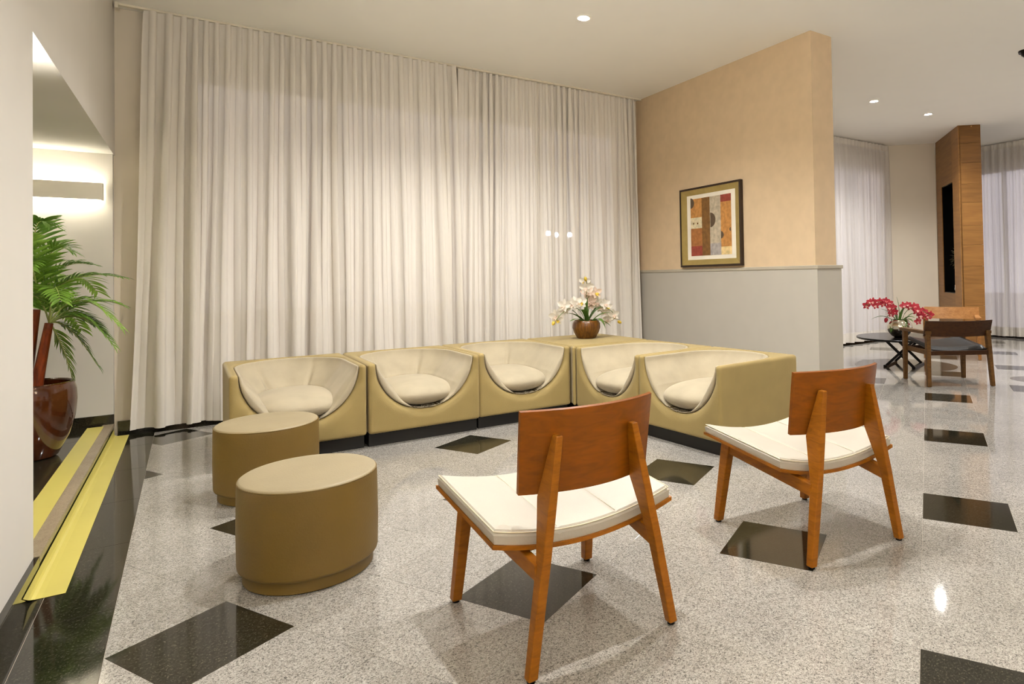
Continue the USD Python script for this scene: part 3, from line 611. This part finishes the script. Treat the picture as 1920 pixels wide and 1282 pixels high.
make_chair('low wooden chair with cream cushion, nearest the camera', (1.1057, 1.6716, 0), -.002)
make_chair('low wooden chair with cream cushion in front of the right sofa end', (2.3593, 1.6141, 0), -.1027)

# ------------------------------------------------------------------ armchairs in the far room
def make_armchair(label, loc, rz, wm, lm):
    t = thing('armchair', label, 'chair', loc, rz, 'armchairs at the round table')
    for s in (-1, 1):
        obj('leg', MB().add(hull([(x * s, y, z) for x, y, z in ((.315, 0, .006), (.345, 0, .006), (.315, .03, .006), (.345, .03, .006), (.295, .035, .56), (.33, .035, .56), (.295, .08, .56), (.33, .08, .56))], .004)), M[lm], t, 30)
        obj('leg', MB().add(hull([(x * s, y, z) for x, y, z in ((.31, .53, .006), (.34, .53, .006), (.31, .558, .006), (.34, .558, .006), (.30, .515, .545), (.34, .515, .545), (.30, .56, .545), (.34, .56, .545))], .004)), M[lm], t, 30)
        obj('armrest', MB().add(hull([(x * s, y, z) for x, y, z in ((.29, .03, .548), (.335, .03, .548), (.29, .03, .572), (.335, .03, .572), (.285, .60, .545), (.35, .60, .545), (.285, .60, .568), (.35, .60, .568))], .005)), M[lm], t, 30)
        obj('side_rail', MB().add(rbox(.305 * s - .012, .03, .325, .305 * s + .012, .54, .375, .003)), M[lm], t, 30)
    obj('front_rail', MB().add(rbox(-.31, .53, .33, .31, .555, .375, .003)), M[wm], t, 30); obj('rear_rail', MB().add(rbox(-.31, .025, .325, .31, .05, .37, .003)), M[wm], t, 30)
    nu, nv = 21, 15; u = np.linspace(-1, 1, nu); v = np.linspace(0, 1, nv); Ug, Vg = np.meshgrid(u, v)
    ed = np.minimum(1 - np.abs(Ug), np.minimum(Vg, 1 - Vg) * 1.7); rn = .03 * np.clip(1 - ed / .12, 0, 1) ** 2
    zt = .362 + .045 * Vg + .052 * Ug ** 2 * (.4 + .6 * Vg)
    top = np.stack([Ug * .30, .045 + .54 * Vg, zt + .035 - rn], -1); bot = np.stack([Ug * .296, .047 + .536 * Vg, zt - .008], -1)
    v1, f1 = grid(top); v2, f2 = grid(bot); N = len(v1); n_ = nu
    ring = [(0, j) for j in range(nu)] + [(i, nu - 1) for i in range(1, nv)] + [(nv - 1, j) for j in range(nu - 2, -1, -1)] + [(i, 0) for i in range(nv - 2, 0, -1)]
    id_ = np.array([i * n_ + j for i, j in ring]); nx = np.roll(id_, -1)
    F = np.vstack([f1, f2[:, ::-1] + N, np.c_[id_, N + id_, N + nx], np.c_[id_, N + nx, nx]])
    obj('seat', (np.vstack([v1, v2]), F), M['black_leather'], t, 40)
    V2 = np.linspace(0, 1, 7); U2 = np.linspace(-1, 1, 25); Ug, Vg = np.meshgrid(U2, V2)
    yb_ = .045 - .055 * Vg + .055 * Ug ** 2 - .03; zb = .515 + .165 * Vg + .006 * Ug ** 2
    fr_ = np.stack([Ug * .345, yb_ + .020, zb], -1); bk = np.stack([Ug * .345, yb_, zb], -1)
    v1, f1 = grid(fr_); v2, f2 = grid(bk); N = len(v1); nu, nv = 25, 7
    ring = [(0, j) for j in range(nu)] + [(i, nu - 1) for i in range(1, nv)] + [(nv - 1, j) for j in range(nu - 2, -1, -1)] + [(i, 0) for i in range(nv - 2, 0, -1)]
    id_ = np.array([i * nu + j for i, j in ring]); nx = np.roll(id_, -1)
    F = np.vstack([f1, f2[:, ::-1] + N, np.c_[id_, N + id_, N + nx], np.c_[id_, N + nx, nx]])
    obj('backrest', (np.vstack([v1, v2]), F), M[wm], t, 35)
    return t
make_armchair('dark wooden armchair with black leather seat, its back to the camera', (6.615, 3.287, 0), -.601, 'darkwood', 'midwood')
make_armchair('lighter wooden armchair beyond the round table, facing the camera', (9.09, 4.64, 0), math.radians(117), 'lightwood', 'lightwood')

# round table with crossed legs
tb = thing('coffee_table', 'round black coffee table on crossed metal legs in the far seating group', 'table', (7.60, 4.49, 0), math.radians(-72))
obj('table_top', lathe([(.0001, .345), (.555, .345), (.566, .350), (.566, .366), (.560, .370), (.0001, .370)], 72), M['black'], tb, 30)
for s_y in (-1, 1):
    for d in (-1, 1):
        obj('leg', MB().add(hull([(-.165 * d + i * .018, .225 * s_y + .014 * d + j * .012, .012) for i in (-1, 1) for j in (-1, 1)] + [(.165 * d + i * .018, .225 * s_y + .014 * d + j * .012, .343) for i in (-1, 1) for j in (-1, 1)], .002)), M['black'], tb)
for d in (-1, 1):
    obj('foot_bar', MB().add(rbox(-.165 * d - .02, -.27, 0, -.165 * d + .02, .27, .024, .002)), M['black'], tb); obj('top_bar', MB().add(rbox(-.165 * d - .02, -.25, .325, -.165 * d + .02, .25, .345, .002)), M['black'], tb)

# ------------------------------------------------------------------ plants
def bez(a, b, c, n):
    t = np.linspace(0, 1, n)[:, None]; a, b, c = map(lambda q: np.array(q, float), (a, b, c)); return (1 - t) ** 2 * a + 2 * t * (1 - t) * b + t * t * c
def blade(pts, w, updir, fold=.0, prof=None):
    """narrow leaf along pts with half-widths w, folded along its middle"""
    p = np.asarray(pts, float); t = np.gradient(p, axis=0); t /= np.linalg.norm(t, axis=1, keepdims=True) + 1e-9
    s = np.cross(t, updir); s /= np.linalg.norm(s, axis=1, keepdims=True) + 1e-9; n = np.cross(s, t)
    w = np.asarray(w)[:, None]
    P = np.stack([p - s * w + n * w * fold, p, p + s * w + n * w * fold], 1)
    return grid(P)
def frond(parent, a, b, c, ll, n=26, wl=.0095, seed=0):
    r_ = random.Random(seed); m = 30; sp = bez(a, b, c, m); tg = np.gradient(sp, axis=0); tg /= np.linalg.norm(tg, axis=1, keepdims=True)
    mb = MB()
    for k in range(n):
        q = .16 + .84 * (k / (n - 1)); i = min(int(q * (m - 1)), m - 2); f = q * (m - 1) - i; p = sp[i] * (1 - f) + sp[i + 1] * f; t = tg[i]
        up = np.array([0, 0, 1.0]); s = np.cross(t, up); s = s / (np.linalg.norm(s) + 1e-9); nn = np.cross(s, t)
        L = ll * (.45 + .55 * math.sin(math.pi * min(1, .12 + .95 * q) ** .8)) * r_.uniform(.9, 1.1); fw = .55 + .55 * q
        for sd in (-1, 1):
            d = s * sd * 1.0 + t * fw + nn * r_.uniform(.05, .28); d /= np.linalg.norm(d)
            e = p + d * L + np.array([0, 0, -.20 * L]); mid = p + d * L * .55 + nn * .03 * L
            pts = bez(p, mid, e, 6); mb.add(*blade(pts, wl * np.array([.35, .85, 1, .85, .5, .04]), nn + .0, .25))
    fo = obj('frond', mb, M['palm'], parent, False)
    obj('rib', tube(sp, np.linspace(.0065, .0015, m), 6), M['palm_rib'], fo, True)
PXC, PYC = -.845, 5.40
palm = thing('potted_palm', 'leafy palm in a brown glazed pot inside the niche', 'plant', (PXC, PYC, .1015))
obj('pot', lathe([(.0001, 0), (.125, 0), (.14, .012), (.195, .13), (.228, .26), (.236, .36), (.232, .43), (.222, .465), (.222, .478), (.210, .482), (.200, .47), (.205, .40), (.0001, .385)], 64), M['pot'], palm, 50)
obj('soil', lathe([(.203, .40), (.12, .408), (.0001, .412)], 40), M['soil'], palm, True)
for a, b, c, r0, r1 in (((.03, -.02, .40), (.06, -.02, .62), (.10, -.04, .86), .034, .022), ((-.03, .03, .40), (.0, .04, .66), (.03, .03, .95), .03, .02), ((-.08, -.03, .40), (-.11, -.03, .60), (-.13, -.06, .82), .028, .02)):
    obj('trunk', tube(bez(a, b, c, 14), np.linspace(r0, r1, 14), 12), M['trunk'], palm, True)
C1, C2, C3 = (.10, -.02, .86), (.05, .03, .95), (-.13, -.06, .83)
FR = [  # base, control, tip (local), leaflet length
    (C2, (.16, .02, 1.24), (.47, -.05, 1.15), .15), (C1, (.24, -.02, 1.16), (.46, -.06, .82), .16), (C1, (.26, -.02, 1.00), (.42, -.04, .70), .15),
    (C1, (.18, .05, .90), (.33, .06, .56), .13), (C1, (.16, .02, .74), (.21, .03, .47), .11), (C2, (.06, .02, 1.45), (.20, -.02, 1.33), .17),
    (C2, (-.02, .0, 1.62), (.10, -.08, 1.50), .18), (C2, (-.10, .10, 1.60), (-.30, .20, 1.45), .2), (C3, (-.30, -.10, 1.2), (-.52, -.20, .95), .18), (C3, (-.22, .12, 1.15), (-.42, .34, 1.0), .18),
    (C3, (-.10, -.28, 1.25), (-.04, -.50, 1.06), .17), (C1, (.14, -.20, 1.22), (.20, -.40, 1.02), .15), (C2, (.18, .18, 1.30), (.30, .36, 1.06), .17), (C1, (.05, -.10, 1.15), (.02, -.34, .98), .16),
    (C2, (.02, -.10, 1.36), (.04, -.34, 1.22), .18), (C3, (-.2, -.1, 1.0), (-.34, -.2, .64), .16), (C1, (.28, .08, 1.06), (.46, .08, .96), .14),
    (C2, (.10, .02, 1.30), (.30, .02, 1.24), .15), (C1, (.22, .08, .96), (.36, .12, .78), .14), (C2, (-.06, -.04, 1.5), (-.02, -.22, 1.38), .18), (C1, (.12, .10, 1.1), (.22, .28, .80), .15)]
for k, (a, b, c, L) in enumerate(FR): frond(palm, a, b, c, L * 1.2, 19, .0108, 100 + k)

def petal(L, W, cup, n=5):
    t = np.linspace(0, 1, n); w = W * np.sin(np.pi * np.clip(t * .92 + .06, 0, 1)) ** .75; s = np.linspace(-1, 1, 5)
    P = np.empty((n, 5, 3))
    for i in range(n):
        P[i, :, 0] = t[i] * L; P[i, :, 1] = s * w[i]; P[i, :, 2] = cup * t[i] ** 2 * L + .25 * w[i] * s ** 2
    return P
def flower(parent, pos, face, size, pm, lm, seed):
    r_ = random.Random(seed); f = np.array(face, float); f /= np.linalg.norm(f); a = np.cross(f, [0, 0, 1.0]); a /= np.linalg.norm(a) + 1e-9; b = np.cross(a, f)
    mb = MB(); ro = r_.uniform(-.3, .3)
    def put(P, ang, mbx):
        ca, sa = math.cos(ang + ro), math.sin(ang + ro)
        Q = P[..., :1] * (ca * a + sa * b) + P[..., 1:2] * (-sa * a + ca * b) + P[..., 2:] * f + np.array(pos)
        mbx.add(*grid(Q))
    for k, (ang, L, W) in enumerate(((90, 1, .30), (162, 1, .42), (18, 1, .42), (234, .95, .28), (306, .95, .28))):
        put(petal(size * L * .55, size * W * .55, r_.uniform(-.05, .35)), math.radians(ang), mb)
    fl = obj('flower', mb, M[pm], parent, True)
    lb = MB(); put(petal(size * .30, size * .13, .9), math.radians(270), lb); put(petal(size * .22, size * .08, 1.4), math.radians(225), lb); put(petal(size * .22, size * .08, 1.4), math.radians(315), lb)
    obj('lip', lb, M[lm], fl, True)
def bud(parent, pos, dr, size, m_):
    v, f = lathe([(.0001, 0), (size * .28, size * .2), (size * .34, size * .5), (size * .2, size * .85), (.0001, size)], 10); d = np.array(dr, float); d /= np.linalg.norm(d)
    R = trimesh.geometry.align_vectors([0, 0, 1], d)[:3, :3]; obj('bud', (v @ R.T + np.array(pos), f), M[m_], parent, True)
def strap_leaf(parent, a, b, c, w):
    pts = bez(a, b, c, 12); pr = 2.2 * w * np.sin(np.pi * np.linspace(.12, 1, 12)) ** .6; pr[-1] = .0005
    obj('leaf', blade(pts, pr, np.array([0, 0, 1.0]) + .01, .3), M['strap'], parent, True)

# white orchids on the corner table
OX, OY = 3.236, 5.19
wo = thing('orchid_arrangement', 'white orchids in a ribbed brown vase on the corner table', 'flowers', (OX, OY, .602))
vv, ff = lathe([(.0001, 0), (.082, 0), (.092, .006), (.122, .06), (.137, .105), (.134, .145), (.120, .172), (.116, .176), (.110, .174), (.112, .15), (.0001, .145)], 96)
aa = np.arctan2(vv[:, 1], vv[:, 0]); vv[:, :2] *= (1 + .010 * np.abs(np.sin(aa * 16)) * (np.hypot(vv[:, 0], vv[:, 1]) > .085))[:, None]
obj('vase', (vv, ff), M['vase'], wo, True); obj('soil', lathe([(.113, .150), (.0001, .158)], 32), M['soil'], wo, True)
def L_(x, z, y=0.0): return (x - OX, y, z - .602)
for pts, r in (([(.0, 0, .15), (-.03, -.01, .36), (.03, -.01, .50), (-.005, -.02, .57)], .003), ([(-.02, 0, .15), (-.06, -.03, .34), (-.22, -.05, .36), (-.37, -.06, .20)], .0028), ([(.02, 0, .15), (.06, -.03, .36), (.24, -.05, .34), (.35, -.05, .16)], .0028)):
    q = np.array(pts); t = np.linspace(0, 1, 20)[:, None]; B = (1 - t) ** 3 * q[0] + 3 * t * (1 - t) ** 2 * q[1] + 3 * t * t * (1 - t) * q[2] + t ** 3 * q[3]
    obj('stem', tube(B, r, 6), M['stem'], wo, True)
WF = [(3.238, 1.158), (3.202, 1.099), (3.268, 1.113), (3.253, 1.054), (3.332, 1.044), (3.323, 1.007), (3.287, .964), (3.295, .927), (3.148, .954), (3.089, .957), (3.046, .944), (2.963, .933), (2.936, .841), (2.911, .799), (2.895, .835), (3.366, .946), (3.428, .929), (3.482, .897), (3.454, .853), (3.535, .819), (3.497, .768), (3.553, .803), (3.00, .90), (3.12, .92), (3.40, .90)]
for k, (x, z) in enumerate(WF):
    y = random.uniform(-.06, .03); flower(wo, L_(x, z, y), (-.55 + random.uniform(-.35, .35), -.8, random.uniform(-.1, .35)), random.uniform(.10, .125), 'blush_petal' if k in (3, 4, 5, 6, 7) else 'white_petal', 'yellow_lip' if k in (0, 4, 8, 13, 17, 21) else 'blush_petal', 300 + k)
bud(wo, L_(2.85, .79, -.05), (-.5, -.3, -.6), .05, 'yellow_lip'); bud(wo, L_(3.575, .755, -.05), (.6, -.3, -.4), .05, 'yellow_lip'); bud(wo, L_(3.225, 1.16, -.02), (-.2, -.2, .9), .05, 'yellow_lip')
for a, b, c, w in (((.0, 0, .15), (-.02, -.02, .30), (-.01, -.05, .40), .009), ((.01, -.01, .15), (-.05, -.06, .31), (-.15, -.10, .28), .013), ((-.02, 0, .15), (-.12, -.03, .25), (-.27, -.05, .26), .010), ((.02, 0, .15), (.08, -.05, .30), (.15, -.08, .30), .013),
                   ((.04, -.02, .15), (.12, -.08, .26), (.22, -.11, .24), .013), ((.05, -.03, .15), (.08, -.13, .24), (.12, -.16, .09), .016), ((.06, 0, .15), (.16, -.03, .20), (.26, -.05, .10), .010), ((-.04, -.01, .15), (-.12, -.06, .22), (-.24, -.09, .18), .010), ((.02, .02, .15), (.05, .03, .34), (.06, .03, .42), .008), ((.03, .02, .15), (.16, .05, .36), (.33, .06, .34), .008), ((-.03, .02, .15), (-.1, .06, .30), (-.22, .1, .32), .010)):
    strap_leaf(wo, a, b, c, w)

# red orchids in a mirrored bowl on the round table
RX, RY = 7.478, 4.468
ro_ = thing('orchid_arrangement', 'red orchids in a silver mirrored bowl on the round black table', 'flowers', (RX, RY, .3705), -1.0322)
obj('bowl', lathe([(.0001, 0), (.06, 0), (.095, .02), (.135, .07), (.15, .12), (.142, .165), (.118, .205), (.100, .222), (.094, .220), (.11, .20), (.13, .165), (.0001, .14)], 48), M['mirror'], ro_, True)
RF = [(-.387, .77), (-.339, .815), (-.297, .825), (-.27, .775), (-.223, .825), (-.183, .796), (-.15, .831), (-.114, .806), (-.106, .746), (-.07, .756), (-.09, .667), (-.053, .687), (.056, .767), (.101, .782), (.127, .757), (.18, .757), (.215, .718), (.231, .679), (.258, .709), (.248, .65), (.301, .67), (.33, .637), (.211, .572), (.353, .661), (.28, .69), (.20, .70), (-.20, .80), (-.09, .71)]
for k, (r, z) in enumerate(RF):
    flower(ro_, (r, random.uniform(-.06, .04), z - .3705), (random.uniform(-.4, .4), -1, random.uniform(-.1, .4)), random.uniform(.085, .105), 'red_petal', 'red_lip', 500 + k)
bud(ro_, (-.146, -.03, .25), (-.2, -.2, -.8), .07, 'red_petal')
for q in ([(-.02, 0, .16), (-.04, -.02, .42), (-.16, -.03, .52), (-.40, -.04, .40)], [(.02, 0, .16), (.06, -.02, .40), (.18, -.03, .44), (.36, -.04, .26)], [(-.01, 0, .16), (-.06, -.05, .30), (-.12, -.05, .30), (-.14, -.04, .26)]):
    q = np.array(q); t = np.linspace(0, 1, 18)[:, None]; B = (1 - t) ** 3 * q[0] + 3 * t * (1 - t) ** 2 * q[1] + 3 * t * t * (1 - t) * q[2] + t ** 3 * q[3]
    obj('stem', tube(B, .0035, 6), M['stem'], ro_, True)
for a, b, c, w in (((-.03, 0, .16), (-.16, -.03, .33), (-.335, -.04, .22), .010), ((-.02, 0, .16), (-.10, 0, .34), (-.22, 0, .36), .010), ((.0, 0, .16), (.03, -.02, .36), (.08, -.04, .38), .016), ((.03, 0, .16), (.08, -.03, .30), (.18, -.05, .25), .015), ((.02, -.02, .16), (.08, -.06, .28), (.16, -.1, .20), .014), ((-.02, 0, .16), (-.06, .02, .34), (-.05, .02, .40), .014), ((.04, .02, .16), (.12, .03, .33), (.22, .04, .30), .012), ((-.04, -.04, .17), (-.08, -.10, .22), (-.10, -.13, .06), .014), ((.03, -.05, .17), (.05, -.12, .24), (.06, -.15, .08), .014), ((.0, 0, .16), (.0, .0, .45), (-.03, .0, .52), .008)):
    strap_leaf(ro_, a, b, c, w)

# dried flowers in the column's niche
nx, ny, _ = cpt(.55, .105, 0)
df = thing('flower_vase', 'dark leafy bouquet in a pale vase inside the column niche', 'flowers', (nx, ny, nz0 + .0125))
obj('vase', lathe([(.0001, 0), (.05, 0), (.07, .05), (.065, .12), (.035, .18), (.04, .21), (.03, .2), (.0001, .05)], 32), M['plaster_white'], df, True)
obj('stem', tube(bez((0, 0, .1), (.02, .01, .3), (.0, 0, .5), 10), .006, 6), M['stem'], df, True)
r_ = random.Random(9); mb = MB()
for k in range(90):
    d = np.array([r_.gauss(0, 1), r_.gauss(0, 1), r_.gauss(0, 1)]); d /= np.linalg.norm(d); p = np.array([0, 0, .55]) + d * np.array([.12, .09, .17]) * r_.uniform(.3, 1)
    mb.add(*blade(bez(p, p + d * .03, p + d * .06 + np.array([0, 0, -.01]), 5), .014 * np.array([.4, 1, .9, .6, .05]), np.array([.1, .2, 1.0]), .3))
meta(obj('foliage', mb, leafmat('dried_leaf', '#4a4630', '#8f8a62', .2)  , df), kind='stuff')

# lamps outside the window, seen faintly through the cloth
for k, (x, z) in enumerate(((4.359, 1.854), (4.492, 1.834), (4.72, 1.84))):
    t = thing('outdoor_lamp', f'bluish outdoor lamp seen through the curtain, {("left", "middle", "right")[k]} one of three', 'lamp', (x, 8.0, 0), 0, 'outdoor lamps')
    obj('bulb', np.array(trimesh.creation.icosphere(2, .035).vertices) @ np.eye(3) + [0, 0, z] if False else (np.array(trimesh.creation.icosphere(2, .035).vertices) + [0, 0, z], np.array(trimesh.creation.icosphere(2, .035).faces)), M['outdoor'], t, True)
    obj('post', tube([(0, .05, -.3), (0, .05, z)], .02, 8), M['alu'], t, True)
